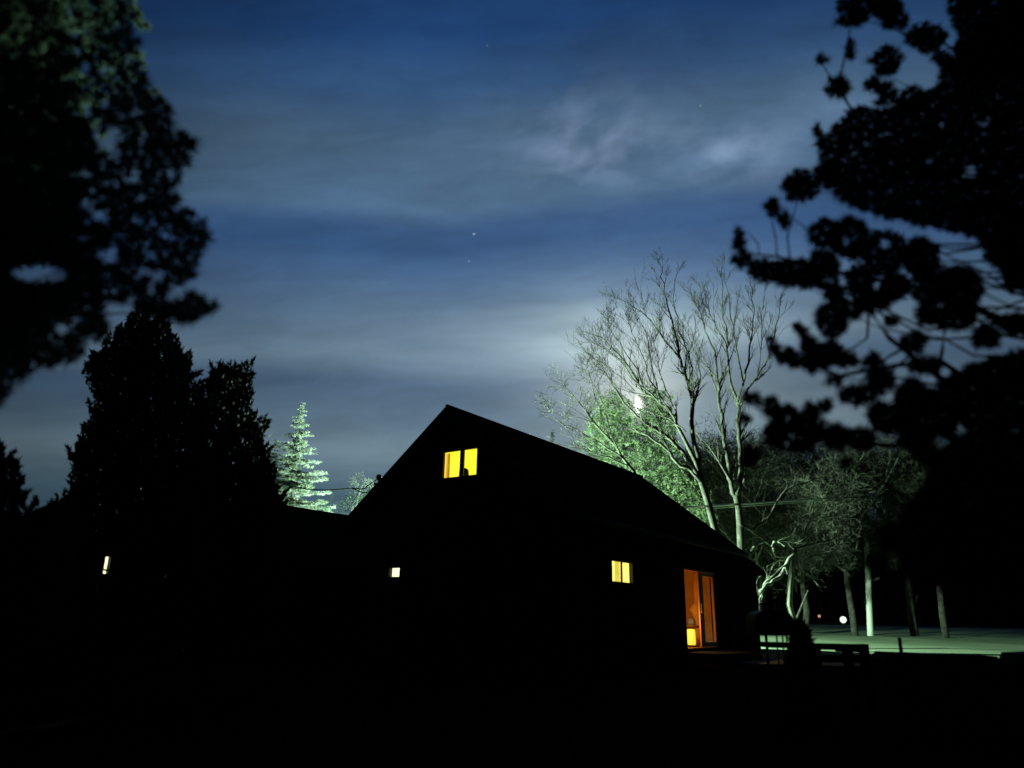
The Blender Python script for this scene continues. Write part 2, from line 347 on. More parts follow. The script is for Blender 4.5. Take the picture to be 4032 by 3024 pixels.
def fit(swap, fixed):
    return (lambda a, d, z: hp(fixed+d, a, z)) if swap else (lambda a, d, z: hp(a, fixed+d, z))
def window(name, o, swap, fixed, mull, room, depth=.5, w=.028, label=None, mw=.02):
    f = fit(swap, fixed); a0, a1, z0, z1 = o
    fr = MB()
    for (p, q, r, s_) in ((a0, a1, z0, z0+w), (a0, a1, z1-w, z1), (a0, a0+w, z0+w, z1-w), (a1-w, a1, z0+w, z1-w)): fr.box(p, q, .0, .06, r, s_, f)
    F = fr.build(name, M['frame'], house)
    if label: F['label'] = label
    for mm in mull:
        b = MB(); b.box(mm-mw, mm+mw, .005, .045, z0+w, z1-w, f); b.build('mullion', M['frame'], F)
    ed = [a0+w] + list(mull) + [a1-w]
    for p, q in zip(ed, ed[1:]):
        b = MB(); b.box(p+.003, q-.003, .025, .03, z0+w, z1-w, f); b.build('pane', M['glass'], F)
    b = MB(); b.box(a0-.05, a1+.05, -.05, -.002, z0-.06, z0-.005, f); b.build('sill', M['trim'], F)
    b = MB(); e = -.003
    b.add([f(a0-e, .095, z0-e), f(a1+e, .095, z0-e), f(a1+e, .095, z1+e), f(a0-e, .095, z1+e), f(a0-e, depth, z0-e), f(a1+e, depth, z0-e), f(a1+e, depth, z1+e), f(a0-e, depth, z1+e)],
          [(4, 5, 6, 7), (0, 1, 5, 4), (1, 2, 6, 5), (2, 3, 7, 6), (3, 0, 4, 7)])
    b.build('lit_room', room, F)
    return F, f
def cloth(f, a0, a1, z0, z1, d, folds, amp, top=None):
    b = MB(); n = max(6, folds*6); vs = []; fs = []
    for j in range(2):
        for i in range(n+1):
            t = i/n; a = a0+(a1-a0)*t
            if j and top: a = top[0]+(top[1]-top[0])*t
            vs.append(f(a, d+amp*math.sin(t*folds*2*math.pi), z1 if j else z0))
    for i in range(n): fs.append((i, i+1, n+2+i, n+1+i))
    b.add(vs, fs); return b
F, f = window('upper_window', UW, True, HU0, [10.535], M['roomA'], label='bright yellow two-pane window', mw=.055)
cloth(f, 10.985, 11.08, 4.63, 5.23, .13, 2, .012).build('curtain', M['curtA'], F)
b = MB(); b.box(11.05, 11.082, .10, .125, 4.64, 5.22, f); b.build('window_reveal', M['curtO'], F)
cloth(f, 10.10, 10.20, 4.63, 5.23, .12, 2, .01, top=(10.10, 10.115)).build('curtain', M['curtD'], F)
# chair seen against the yellow light
ch = empty('chair', tuple(hp(HU0+.3, 10.6, 4.3)), label='dark round-backed chair silhouetted in the yellow upper window', cat='chair')
b = MB(); n = 14
arc = [(.125*math.cos(math.pi*k/n)*(1.0), .5+.10*math.sin(math.pi*k/n)) for k in range(n+1)]
prof = [(-.165, .2), (.15, .2)]+arc
pl = [hp(HU0+.16, 10.60+a, 4.25+z) for a, z in prof]; pl2 = [hp(HU0+.20, 10.60+a, 4.25+z) for a, z in prof]
b.prism(pl, pl2); b.build('backrest', M['darkwood'], ch)
b = MB(); b.box(-.17, .17, .16, .5, .12, .16, lambda a, d, z: hp(HU0+d, 10.60+a, 4.25+z)); b.build('seat', M['darkwood'], ch)
F, f = window('small_window', SW, True, HU0, [], M['roomC'], .4, .015, label='small cream-white square window')
b = MB(); b.box(SW[1]+.005, SW[1]+.07, -.02, .0-.002, SW[2], SW[3], f); b.build('shutter', M['metal'], F)
F, f = window('lower_window', LW, False, HV0, [15.46], M['roomB'], .42, .015, label='small lemon-yellow window with gold curtain', mw=.008)
cloth(f, 15.24, 15.44, 2.39, 2.85, .08, 3, .015).build('curtain', M['curtG'], F)
cloth(f, 15.475, 15.52, 2.39, 2.85, .08, 1, .01, top=(15.475, 15.49)).build('curtain', M['curtG'], F)

# low lean-to beyond the far gable
lt = empty('lean_to', tuple(hp(23.5, 8.5, 0)), label='low black lean-to against the far end of the gabled house', cat='shed')
mb = MB(); A0, A1, B0, B1 = 22.78, 25.05, 7.86, 10.4
lz = lambda u: 3.60-(u-22.78)*.20
mb.prism([hp(A0, B0, .3), hp(A1, B0, .3), hp(A1, B1, .3), hp(A0, B1, .3)], [hp(A0, B0, lz(A0)-.1), hp(A1, B0, lz(A1)-.1), hp(A1, B1, lz(A1)-.1), hp(A0, B1, lz(A0)-.1)]); mb.build('walls', M['siding'], lt)
mb = MB(); mb.prism([hp(A0, 7.5, lz(A0)-.095), hp(A1, 7.5, lz(A1)-.095), hp(A1, B1+.2, lz(A1)-.095), hp(A0, B1+.2, lz(A0)-.095)], [hp(A0, 7.5, lz(A0)), hp(A1, 7.5, lz(A1)), hp(A1, B1+.2, lz(A1)), hp(A0, B1+.2, lz(A0))]); mb.build('roof', M['roof'], lt)

# glass door and the lit room behind it
f = fit(False, HV0); a0, a1, z0, z1 = DW; w = .05
fr = MB()
for (p, q, r, s_) in ((a0, a1, z1-w, z1), (a0, a0+w, z0, z1-w), (a1-w, a1, z0, z1-w), (a0, a1, z0-.03, z0+.03)): fr.box(p, q, .02, .12, r, s_, f)
DR = fr.build('glass_door', M['doorwood'], house); DR['label'] = 'orange lit sliding glass door'
def hitv(sx, sy, d):   # the point seen at a place in the doorway, d metres inside the front wall
    q = ray(sx, sy); t = (HV0+d)/q.dot(VV); return Vector((0, 0, EYE))+q*t
s1 = hitv(2756, 2400, .03).dot(UU); s2 = hitv(2772, 2400, .03).dot(UU)
b = MB()
for (pp, qq, r, s_) in ((s1, s2, z0+.04, z1-.06), (a1-.12, a1-.055, z0+.04, z1-.06), (s2, a1-.12, z0+.04, z0+.16), (s2, a1-.12, z1-.14, z1-.06)): b.box(pp, qq, .03, .07, r, s_, f)
sh = b.build('door_panel', M['doorwood'], DR)
b = MB(); b.box(s2+.003, a1-.123, .045, .05, z0+.163, z1-.143, f); b.build('pane', M['glass'], sh)
b = MB(); b.box(s1+.03, s1+.06, -.01, .028, z0+.9, z0+1.15, f); b.build('handle', M['metal'], sh)
b = MB(); b.box(a0-.3, a1+.3, -1.1, -.005, z0-.35, z0-.06, f); b.build('door_step', M['stone'], house)
b = MB()
b.add([f(a0-1.0, .19, z0), f(a1+.6, .19, z0), f(a1+.6, .19, 3.3), f(a0-1.0, .19, 3.3), f(a0-1.0, 2.6, z0), f(a1+.6, 2.6, z0), f(a1+.6, 2.6, 3.3), f(a0-1.0, 2.6, 3.3)],
      [(4, 5, 6, 7), (0, 1, 5, 4), (1, 2, 6, 5), (2, 3, 7, 6), (3, 0, 4, 7)])
b.build('panelled_room', M['wallwood'], DR)
c0 = hitv(2722, 2508, .50); c1 = hitv(2722, 2478, .50); c2 = hitv(2722, 2540, .50); rs = .115
tl = empty('table_lamp', (c0.x, c0.y, 0), label='glowing yellow drum lampshade inside the orange glass door', cat='lamp')
b = MB(); hh = c1.z-c2.z; b.lathe((c0.x, c0.y, c2.z), [(rs*.8, 0), (rs, .03), (rs, hh*.8), (rs*.9, hh), (rs*.5, hh+.01)], 20); b.build('lamp_shade', M['shade'], tl, True)
b = MB(); b.lathe((c0.x, c0.y, .93), [(.12, 0), (.10, .02), (.04, .05), (.04, c2.z-.935)], 16); b.build('lamp_base', M['darkwood'], tl)
ld = bpy.data.lights.new('room_lamp', 'POINT'); ld.energy = 46; ld.color = (1, .60, .2); ld.shadow_soft_size = .1
lo = bpy.data.objects.new('room_lamp', ld); COL.objects.link(lo); lo.location = hitv(2682, 2440, .40)
b = MB(); cc = [hitv(x, y, .80) for x, y in ((2748, 2545), (2748, 2500), (2746, 2450), (2744, 2420), (2739, 2400), (2743, 2375), (2742, 2330), (2741, 2250))]
b.tube(cc, [.13, .12, .10, .13, .20, .07, .08, .10], 14)
k_ = b.build('curtain', M['orangecloth'], DR, True); k_['label'] = 'gathered orange curtain tied at mid height'
q = hitv(2722, 2462, .9)
b = MB(); b.lathe(q, [(.08, 0), (.13, .08), (.08, .18), (.05, .2)], 12)
vz = b.build('vase', M['white'], None, True); tag(vz, 'small pale vase on shelf above the glowing lampshade', 'vase')
b = MB(); P = [q+UU*a_+VV*b_+Vector((0, 0, -.04)) for a_, b_ in ((-.3, -.2), (.4, -.2), (.4, .2), (-.3, .2))]
b.prism(P, [p+Vector((0, 0, .036)) for p in P]); b.build('shelf', M['wallwood'], DR)
q = hitv(2800, 2520, 1.2); b = MB()
P = [Vector((q.x, q.y, z0+.01))+UU*a_+VV*b_ for a_, b_ in ((-.6, 0), (.5, 0), (.5, .5), (-.6, .5))]
b.prism(P, [p+Vector((0, 0, .62)) for p in P]); cb = b.build('cabinet', M['white'], None)
tag(cb, 'pale low cabinet seen dimly through the right glass door panel', 'cabinet')

# ------------------------------------------------------------------ side wing
wing = empty('side_building', tuple(hp(6, 13.9, 0)), label='long low dark building running left from the gabled house', cat='building')
WV0, WV1, WR, WZ = 14.6, 18.0, 16.3, 4.33; WU0, WU1 = 6.3, 17.5
wz = lambda v: WZ-.80*abs(v-WR)
WW = (7.34, 7.47, 2.23, 2.57)
def wslab(a0, a1, v, th, ops, name):
    mb = MB(); ff = lambda a, d, z: hp(a, v+d, z)
    cuts = sorted({a0, a1}|{o[0] for o in ops}|{o[1] for o in ops})
    for p, q in zip(cuts, cuts[1:]):
        zb = 0
        for o in [o for o in ops if o[0] < (p+q)/2 < o[1]]: mb.box(p, q, 0, th, zb, o[2], ff); zb = o[3]
        mb.box(p, q, 0, th, zb, wz(max(v, WV0) if v < WR else WV1)-.1, ff)
    mb.build(name, M['siding'], wing)
wslab(WU0, WU1, WV0, .15, [WW], 'front_wall'); wslab(WU0, WU1, WV1-.15, .15, [], 'back_wall')
mb = MB(); pr = [(WV0+.153, 0), (WV1-.153, 0), (WV1-.153, wz(WV1)-.12), (WR, WZ-.12), (WV0+.153, wz(WV0)-.12)]; uu = WU1-.153
mb.prism([hp(uu, v, z) for v, z in pr], [hp(uu+.15, v, z) for v, z in pr]); mb.build('end_wall', M['siding'], wing)
mb = MB(); mb.box(WU0+.003, WU0+.153, WV0+.153, WV1-.153, 0, wz(WV0)-.12, lambda a, d, z: hp(a, d, z)); mb.build('end_wall', M['siding'], wing)
mb = MB(); HR = 8.0; E0, E1, EZ = WV0-.35, WV1+.35, wz(WV0-.35); ue = WU0-.35
for dz_ in (0,):
    c = [hp(ue, E0, EZ), hp(WU1+.3, E0, EZ), hp(WU1+.3, E1, EZ), hp(ue, E1, EZ), hp(HR, WR, WZ), hp(WU1+.3, WR, WZ)]
    lo_ = [p-Vector((0, 0, .1)) for p in c]
    mb.add(c+lo_, [(0, 1, 5, 4), (2, 3, 4, 5), (3, 0, 4), (7, 6, 10, 11), (9, 8, 11, 10), (6, 9, 10), (0, 6, 7, 1), (2, 8, 9, 3), (3, 9, 6, 0), (1, 7, 11, 5), (5, 11, 8, 2)])
mb.build('roof', M['roof'], wing)
ff = fit(False, WV0); a0, a1, z0, z1 = WW
b = MB(); w = .012
for (p, q, r, s_) in ((a0, a1, z0, z0+w), (a0, a1, z1-w, z1), (a0, a0+w, z0+w, z1-w), (a1-w, a1, z0+w, z1-w)): b.box(p, q, .03, .07, r, s_, ff)
WF = b.build('window', M['frame'], wing); WF['label'] = 'narrow bright cream window'
b = MB(); b.box(a0+w, a1-w, .045, .05, z0+w, z1-w, ff); b.build('pane', M['glass'], WF)
b = MB()
for zz in (2.37,): b.prism([ff(a0+w+.05, .07, zz), ff(a1-w, .07, zz-.01), ff(a1-w, .075, zz-.01), ff(a0+w+.05, .075, zz)], [ff(a0+w+.05, .07, zz+.006), ff(a1-w, .07, zz+.004), ff(a1-w, .075, zz+.004), ff(a0+w+.05, .075, zz+.006)])
b.build('blind', M['trim'], WF)
b = MB(); e = .1; b.add([ff(a0-e, .16, z0-e), ff(a1+e, .16, z0-e), ff(a1+e, .16, z1+e), ff(a0-e, .16, z1+e), ff(a0-e, .5, z0-e), ff(a1+e, .5, z0-e), ff(a1+e, .5, z1+e), ff(a0-e, .5, z1+e)],
      [(4, 5, 6, 7), (0, 1, 5, 4), (1, 2, 6, 5), (2, 3, 7, 6), (3, 0, 4, 7)]); b.build('lit_room', M['roomC'], WF)

mb = MB(); mb.prism([hp(15, HV1+.006, 0), hp(17.4, HV1+.006, 0), hp(17.4, WV0-.004, 0), hp(15, WV0-.004, 0)], [hp(15, HV1+.006, 3.86), hp(17.4, HV1+.006, 3.86), hp(17.4, WV0-.004, 3.86), hp(15, WV0-.004, 3.86)])
mb.build('light_block', M['siding'], wing)  # unseen block added in the gap to stop the yard lamp's light leaking
# ------------------------------------------------------------------ service mast, cables, poles and lamps
mast = empty('service_mast', tuple(at(1490, 1900, 18.2)), label='service mast with round weatherhead on the left slope of the gabled roof', cat='mast')
top = at(1492, 1880, 18.4)
b = MB(); b.tube([top-Vector((0, 0, .9)), top-Vector((0, 0, .04))], .022, 8); b.build('pipe', M['darkmetal'], mast)
b = MB(); b.lathe(top-Vector((0, 0, .07)), [(.03, 0), (.06, .03), (.075, .08), (.06, .13), (.02, .15)], 14); b.build('weatherhead', M['darkmetal'], mast, True)
b = MB(); q = top-Vector((0.08, 0, .20)); b.lathe(q, [(.025, 0), (.04, .02), (.04, .05), (.025, .07)], 10); b.build('insulator', M['darkmetal'], mast, True)
b = MB()
cab = [at(1488, 1886, 18.38), at(1470, 1897, 18.5), at(1450, 1910, 18.8), at(1438, 1922, 19), at(1420, 1926, 19.5), at(1385, 1922, 21), at(1340, 1927, 23), at(1283, 1930, 26), at(1200, 1925, 30), at(1040, 1890, 38)]
b.tube(cab, [.012, .014, .016, .018, .018, .02, .022, .024, .026, .03], 6)
b.tube([at(1478, 1908, 18.4), at(1455, 1935, 18.7), at(1430, 1942, 19.2), at(1405, 1930, 20), at(1385, 1923, 21)], [.01, .012, .014, .016, .016], 6)
tag(b.build('overhead_cable', M['blackwire']), 'black twisted service cable looping left from the roof mast', 'cable')
LAMP = Vector((-1.2, 28.6, 5.45))
yl = empty('yard_lamp', (LAMP.x-.9, LAMP.y+.3, gz(29)), label='green-white mercury yard lamp on wooden pole behind the house', cat='lamp')
b = MB(); b.tube([(LAMP.x-.9, LAMP.y+.3, .5), (LAMP.x-.9, LAMP.y+.3, 5.85)], [.14, .10], 10); b.build('pole', M['pole'], yl)
b = MB(); b.tube([(LAMP.x-.9, LAMP.y+.3, 5.65), (LAMP.x-.45, LAMP.y+.15, 5.8), (LAMP.x, LAMP.y, 5.73)], .025, 8); b.build('arm', M['metal'], yl)
b = MB(); b.lathe(LAMP+Vector((0, 0, .1)), [(.10, 0), (.08, .05), (.05, .13), (.03, .18)], 14); b.build('housing', M['metal'], yl)
b = MB(); b.lathe(LAMP+Vector((0, 0, -.1)), [(.02, 0), (.07, .03), (.09, .1), (.07, .18)], 14); b.build('bulb', M['bulb'], yl, True)
ld = bpy.data.lights.new('mercury_light', 'POINT'); ld.energy = 46000; ld.color = (.60, 1, .66); ld.shadow_soft_size = .10
lo = bpy.data.objects.new('mercury_light', ld); COL.objects.link(lo); lo.location = LAMP+Vector((0, 0, -.22))
# utility pole at the far side of the lawn and the pale cable that reaches it
PB = at(3425, 2500, 45); PT = at(3405, 1950, 44.6)
up_ = empty('utility_pole', (PB.x, PB.y, gz(45)), label='pale straight utility pole with dark band standing on the lawn', cat='utility pole')
b = MB(); b.tube([PB-Vector((0, 0, .4)), PT], [.17, .13], 12); b.build('pole', M['pole'], up_)
pm = at(3418, 2371, 45); b = MB(); b.tube([pm-Vector((0, 0, .13)), pm+Vector((0, 0, .13))], .20, 12); b.build('band', M['band'], up_)
pm = at(3418, 2285, 45); b = MB(); b.tube([pm, pm+Vector((.35, 0, .02)), pm+Vector((.65, 0, .14))], [.04, .05, .09], 8); b.build('bracket', M['metal'], up_)
b = MB(); pts = [at(2520, 2012, 25.5), at(2680, 2000, 26.4), at(2800, 1992, 27.5), at(2950, 1983, 29.5), at(3100, 1973, 32.5), at(3250, 1963, 37), at(3406, 1957, 44.5)]
b.tube(pts, [.05, .05, .05, .05, .05, .045, .04], 6)
b.tube([p+Vector((0, 0, -.10)) for p in pts], .014, 5)
tag(b.build('overhead_cable', M['wire']), 'pale lit cable stretching right from behind the roof to utility pole', 'cable')
for (sx, sy, D, r, mt, lb) in ((3320, 2440, 72, .28, 'farbulb', 'small white-green lamp shining far beyond the lawn'), (3226, 2426, 74, .12, 'farorange', 'tiny orange lamp shining far left of the white one')):
    c = at(sx, sy, D); fl = empty('distant_lamp', (c.x, c.y, gz(D)), label=lb, cat='lamp')
    b = MB(); b.lathe(c-Vector((0, 0, r)), [(r*.3, 0), (r*.85, r*.4), (r, r), (r*.85, r*1.6), (r*.3, 2*r)], 12); b.build('bulb', M[mt], fl, True)
    b = MB(); b.tube([(c.x, c.y+r*.9, gz(D)-.2), (c.x, c.y+r*.9, c.z-r)], .04, 6); b.build('post', M['darkmetal'], fl)

# ------------------------------------------------------------------ things by the corner of the house and along the dark foreground
gr = empty('barbecue_grill', (at(3050, 2450, 11.5).x, 11.5, gz(11.5)), label='dark barbecue grill with rounded hood standing beside the house corner', cat='grill')
def pb(mb, x0, x1, y0, y1, D, th=.4):  # a box given by what it spans at distance D
    A = at(x0, y1, D); B = at(x1, y0, D); mb.box(A.x, B.x, D, D+th, A.z, B.z)
b = MB(); n = 12; A = at(2975, 2500, 11.5); B = at(3125, 2405, 11.5); cx = (A.x+B.x)/2; rx = (B.x-A.x)/2; h = B.z-A.z
prof = [(-rx, 0), (rx, 0)]+[(rx*math.cos(math.pi*k/n)**1 if False else rx*math.copysign(abs(math.cos(math.pi*k/n))**.55, math.cos(math.pi*k/n)), .12+(h-.12)*math.sin(math.pi*k/n)**.7) for k in range(n+1)]
b.prism([(cx+a, 11.5, A.z+z) for a, z in prof], [(cx+a, 11.95, A.z+z) for a, z in prof]); b.build('hood', M['darkmetal'], gr)
b = MB(); pb(b, 3030, 3120, 2531, 2551, 11.5, .45); b.build('lower_shelf', M['darkmetal'], gr)
for xx in (3098, 3122):
    for dd in (0, .42):
        b = MB(); p = at(xx, 2500, 11.5); b.tube([(p.x, 11.52+dd, gz(11.5)-.03), (p.x, 11.52+dd, p.z+.02)], .013, 8); b.build('leg', M['darkmetal'], gr)
pbx = empty('birdhouse', tuple(at(3012, 2400, 14)), label='small pale box on a post above the barbecue grill', cat='birdhouse')
b = MB(); c = at(3011, 2393, 14)
b.prism([c+Vector((-.05, 0, -.07)), c+Vector((.05, 0, -.07)), c+Vector((.05, .1, -.07)), c+Vector((-.05, .1, -.07))], [c+Vector((-.05, 0, .05)), c+Vector((.05, 0, .05)), c+Vector((.05, .1, .05)), c+Vector((-.05, .1, .05))]); b.build('box', M['white'], pbx)
b = MB(); b.prism([c+Vector((-.07, -.02, .053)), c+Vector((.07, -.02, .053)), c+Vector((.07, .12, .053)), c+Vector((-.07, .12, .053))], [c+Vector((-.01, -.02, .10)), c+Vector((.01, -.02, .10)), c+Vector((.01, .12, .10)), c+Vector((-.01, .12, .10))]); b.build('roof', M['darkwood'], pbx)
b = MB(); b.tube([(c.x, c.y+.05, gz(14)-.1), (c.x, c.y+.05, c.z-.072)], .025, 6); b.build('post', M['darkwood'], pbx)
# conical shrub
p0 = at(3155, 2560, 10.8); p1 = at(3158, 2438, 10.8)
cs = empty('conical_shrub', (p0.x, p0.y, gz(10.8)), label='dark cone-shaped shrub standing between the grill and rail fence', cat='shrub')
L = Leaves(); hh = p1.z-gz(10.8)
for i in range(520):
    t = random.random()**1.3; rr = .05+(1-t)*.46; a = random.uniform(0, 6.283); q = random.uniform(.5, 1)**.5*rr*.75
    L.clump((p0.x+q*math.cos(a), p0.y+q*math.sin(a), gz(10.8)+.05+t*(hh-.12)), .07, 22, .08, .035, (0, 0, .5))
L.build('foliage', M['shrubleaf'], cs)
b = MB(); b.tube([(p0.x, p0.y, gz(10.8)-.05), (p0.x, p0.y, gz(10.8)+hh*.8)], [.05, .015], 8); b.build('trunk', M['darkbark'], cs)
# rail fence
rfz = empty('rail_fence', (at(3200, 2560, 12.5).x, 12.5, gz(12.5)), label='low dark two-rail fence right of the cone-shaped shrub', cat='fence')
b = MB(); pb(b, 3120, 3402, 2536, 2556, 12.5, .06); b.build('rail', M['darkwood'], rfz)
b = MB(); pb(b, 3300, 3385, 2540, 2568, 12.38, .1); b.build('rail', M['darkwood'], rfz)
b = MB(); pb(b, 3150, 3640, 2586, 2606, 12.5, .06); b.build('rail', M['darkwood'], rfz)
for x0 in (3195, 3320, 3445-60):
    b = MB(); A = at(x0, 2530, 12.56); B = at(x0+35, 2530, 12.56); b.box(A.x, B.x, 12.563, 12.64, gz(12.5)-.1, A.z-.02); b.build('post', M['darkwood'], rfz)
# low wall
lw = empty('low_wall', (at(3700, 2580, 11.5).x, 11.5, gz(11.5)), label='low dark wall crossing the lower right foreground before the lawn', cat='wall')
b = MB(); e = [(3478, 2596), (3500, 2572), (3700, 2579), (3925, 2584), (3945, 2606), (3975, 2618), (4003, 2606), (4015, 2575), (4150, 2570)]
D = 11.0; tp = [at(x, y, D) for x, y in e]
for p, q in zip(tp, tp[1:]):
    z = gz(D)-.2; b.prism([(p.x, D, z), (q.x, D, z), (q.x, D+.4, z), (p.x, D+.4, z)], [(p.x, D, p.z), (q.x, D, q.z), (q.x, D+.4, q.z+.01), (p.x, D+.4, p.z+.01)])
b.build('wall_body', M['stone'], lw)
b = MB(); p = at(3541, 2510, 12); b.tube([(p.x, 12, gz(12)-.1), (p.x, 12, p.z)], .028, 8)
tag(b.build('garden_stake', M['darkwood']), 'short dark stake rising behind the low wall', 'stake')

# ------------------------------------------------------------------ bare trees with traced limbs
def grow(mb, p, d, ln, r, lvl, spread=.45, lift=.25, kids=3):
    """a limb that bends gently upward and splits"""
    n = 4; pts = [Vector(p)]; rad = [r]; d = Vector(d).normalized()
    for i in range(n):
        d = (d + Vector((random.gauss(0, .10), random.gauss(0, .12), random.gauss(0, .08)+lift*.16))).normalized()
        pts.append(pts[-1]+d*ln/n); rad.append(max(.0048, r*(1-.75*(i+1)/n)))
    mb.tube(pts, rad, 5 if r > .02 else 3, cap=False)
    if lvl > 0:
        for k in range(kids+(lvl > 1)):
            i = random.randint(1, n); sd = Vector((random.gauss(0, 1), random.gauss(0, 1), random.gauss(0, .5))).normalized()
            grow(mb, pts[i], (d+sd*spread*1.5).normalized(), ln*random.uniform(.45, .72), max(.006, rad[i]*.75), lvl-1, spread, lift, kids)
def limb(mb, path, D, r0, r1, dj=.5, kids=5, ln=1.5, lvl=2, seedy=None, spread=.45, lift=.3):
    dd = 0; pts = []
    dirn = random.choice((-1, 1))*random.uniform(.3, 1)*dj
    N = len(path)
    for i, (x, y) in enumerate(path): pts.append(at(x, y, D+dirn*i/N*2))
    rad = [r0+(r1-r0)*i/(N-1) for i in range(N)]
    # finer, slightly crooked
    P = []; Rr = []
    for i in range(N-1):
        for k in range(3):
            t = k/3; q = pts[i].lerp(pts[i+1], t)
            if k: q += Vector((random.gauss(0, .03), random.gauss(0, .05), random.gauss(0, .03)))
            P.append(q); Rr.append(rad[i]+(rad[i+1]-rad[i])*t)
    P.append(pts[-1]); Rr.append(rad[-1])
    mb.tube(P, Rr, 8 if r0 > .06 else 6, cap=True)
    for k in range(kids):
        i = random.randint(int(len(P)*.25), len(P)-1); t = (P[min(i+1, len(P)-1)]-P[max(i-1, 0)]).normalized()
        sd = Vector((random.gauss(0, 1), random.gauss(0, 1), random.gauss(0, .5))).normalized()
        grow(mb, P[i], (t+sd*spread*1.4).normalized(), ln*random.uniform(.6, 1.2)*(1-.55*max(0, i/len(P)-.55)/.45), max(.009, Rr[i]*.6), lvl, spread, lift)
def bare(name, base, trunk, D, r0, limbs, label, group, mt, **k):
    t = empty(name, (at(*base, D).x, D, gz(D)), label=label, cat='tree', group=group)
    mb = MB(); pts = [at(x, y, D) for x, y in trunk]; pts = [Vector((pts[0].x, D, gz(D)-.2))]+pts
    mb.tube(pts, [r0*(1-.35*i/(len(pts)-1)) for i in range(len(pts))], 10); mb.build('trunk', mt, t, True)
    mb = MB()
    for L_ in limbs: limb(mb, L_[0], D, L_[1], L_[2], **{**k, **(L_[3] if len(L_) > 3 else {})})
    mb.build('limbs', mt, t, True)
    return t
GRP = 'bare trees behind the house'
few = dict(kids=5, ln=.9)
bare('bare_tree', (2850, 2330), [(2845, 2250), (2819, 2096), (2788, 1979), (2761, 1897)], 27, .16, [
    ([(2763, 1900), (2720, 1850), (2665, 1820), (2620, 1765), (2570, 1730), (2500, 1690)], .085, .03, few),
    ([(2763, 1900), (2700, 1800), (2640, 1730), (2570, 1680), (2510, 1640), (2440, 1560), (2400, 1490)], .09, .015, dict(kids=12)),
    ([(2765, 1905), (2720, 1780), (2680, 1700), (2640, 1620), (2590, 1575), (2530, 1540), (2480, 1450), (2420, 1380), (2370, 1330), (2310, 1310)], .09, .012, dict(kids=19)),
    ([(2763, 1900), (2750, 1820), (2738, 1762), (2724, 1671), (2727, 1603), (2720, 1536), (2697, 1468), (2681, 1418), (2670, 1353), (2646, 1260), (2624, 1179), (2605, 1098), (2608, 1054)], .11, .01, dict(kids=22)),
    ([(2681, 1418), (2613, 1336), (2575, 1282), (2526, 1228), (2450, 1182)], .045, .01, dict(kids=13)),
    ([(2720, 1536), (2728, 1450), (2700, 1370), (2670, 1290), (2650, 1180), (2664, 1080)], .04, .01, dict(kids=12)),
    ([(2600, 1580), (2575, 1480), (2560, 1400), (2540, 1300), (2500, 1240)], .03, .008, dict(kids=12)),
    ([(2540, 1545), (2515, 1460), (2450, 1370), (2410, 1310), (2385, 1250)], .035, .008, dict(kids=12)),
    ([(2650, 1600), (2610, 1500), (2590, 1400), (2570, 1330)], .03, .008, dict(kids=11)),
    ([(2640, 1620), (2560, 1500), (2530, 1400), (2500, 1330), (2470, 1270)], .03, .008, dict(kids=11)),
    ([(2590, 1575), (2500, 1500), (2450, 1430), (2400, 1390), (2340, 1350)], .03, .008, dict(kids=11)),
    ([(2500, 1540), (2440, 1480), (2380, 1440), (2330, 1420)], .022, .007, dict(kids=9)),
    ([(2480, 1600), (2410, 1500), (2390, 1400), (2384, 1300)], .022, .007, dict(kids=9)),
    ([(2740, 1560), (2760, 1480), (2745, 1400), (2690, 1280)], .03, .008, dict(kids=9)),
    ([(2700, 1700), (2640, 1650), (2560, 1620), (2470, 1600), (2400, 1590)], .03, .008, dict(kids=9)),
], 'leafless tree with left-leaning lit limbs in front of the green evergreen', GRP, M['bark'], spread=.42, lift=.5, ln=1.1, lvl=2)
bare('bare_tree', (2925, 2330), [(2922, 2250), (2918, 2141), (2914, 2060), (2908, 2000), (2898, 1951)], 28.5, .17, [
    ([(2898, 1955), (2878, 1897), (2869, 1829), (2846, 1694), (2833, 1603), (2824, 1490), (2814, 1380), (2776, 1304), (2759, 1233), (2705, 1130)], .10, .01, dict(kids=21)),
    ([(2826, 1500), (2868, 1434), (2857, 1347), (2815, 1270), (2770, 1195), (2749, 1108)], .04, .008, dict(kids=13)),
    ([(2900, 1955), (2914, 1890), (2914, 1807), (2910, 1694), (2905, 1581), (2878, 1513), (2865, 1400), (2862, 1325), (2846, 1217), (2843, 1098)], .12, .01, dict(kids=21)),
    ([(2905, 1575), (2932, 1490), (2950, 1400), (2955, 1347), (2971, 1217), (2949, 1108)], .06, .01, dict(kids=14)),
    ([(2925, 1500), (2905, 1400), (2890, 1325), (2873, 1217), (2852, 1071)], .04, .008, dict(kids=13)),
    ([(2908, 1590), (2940, 1545), (2978, 1490), (3014, 1436), (3031, 1390), (3052, 1304), (3069, 1228), (3074, 1163)], .05, .008, dict(kids=13)),
    ([(2898, 1951), (2850, 1850), (2800, 1770), (2740, 1700)], .05, .015, few),
    ([(2910, 1960), (2935, 1860), (2960, 1790), (2990, 1740)], .04, .01, few),
    ([(2912, 2070), (2965, 2085), (3022, 2045), (3062, 1972), (3090, 1935), (3140, 1910), (3212, 1884)], .05, .03, dict(kids=3, ln=.6)),
    ([(2980, 1490), (2995, 1380), (3000, 1280), (3010, 1150)], .03, .006, dict(kids=11)),
    ([(2830, 1560), (2790, 1450), (2740, 1400), (2690, 1330)], .03, .006, dict(kids=11)),
], 'tall leafless tree with upright forked limbs right of its neighbour', GRP, M['bark'], spread=.34, lift=.7, ln=1.05, lvl=2)
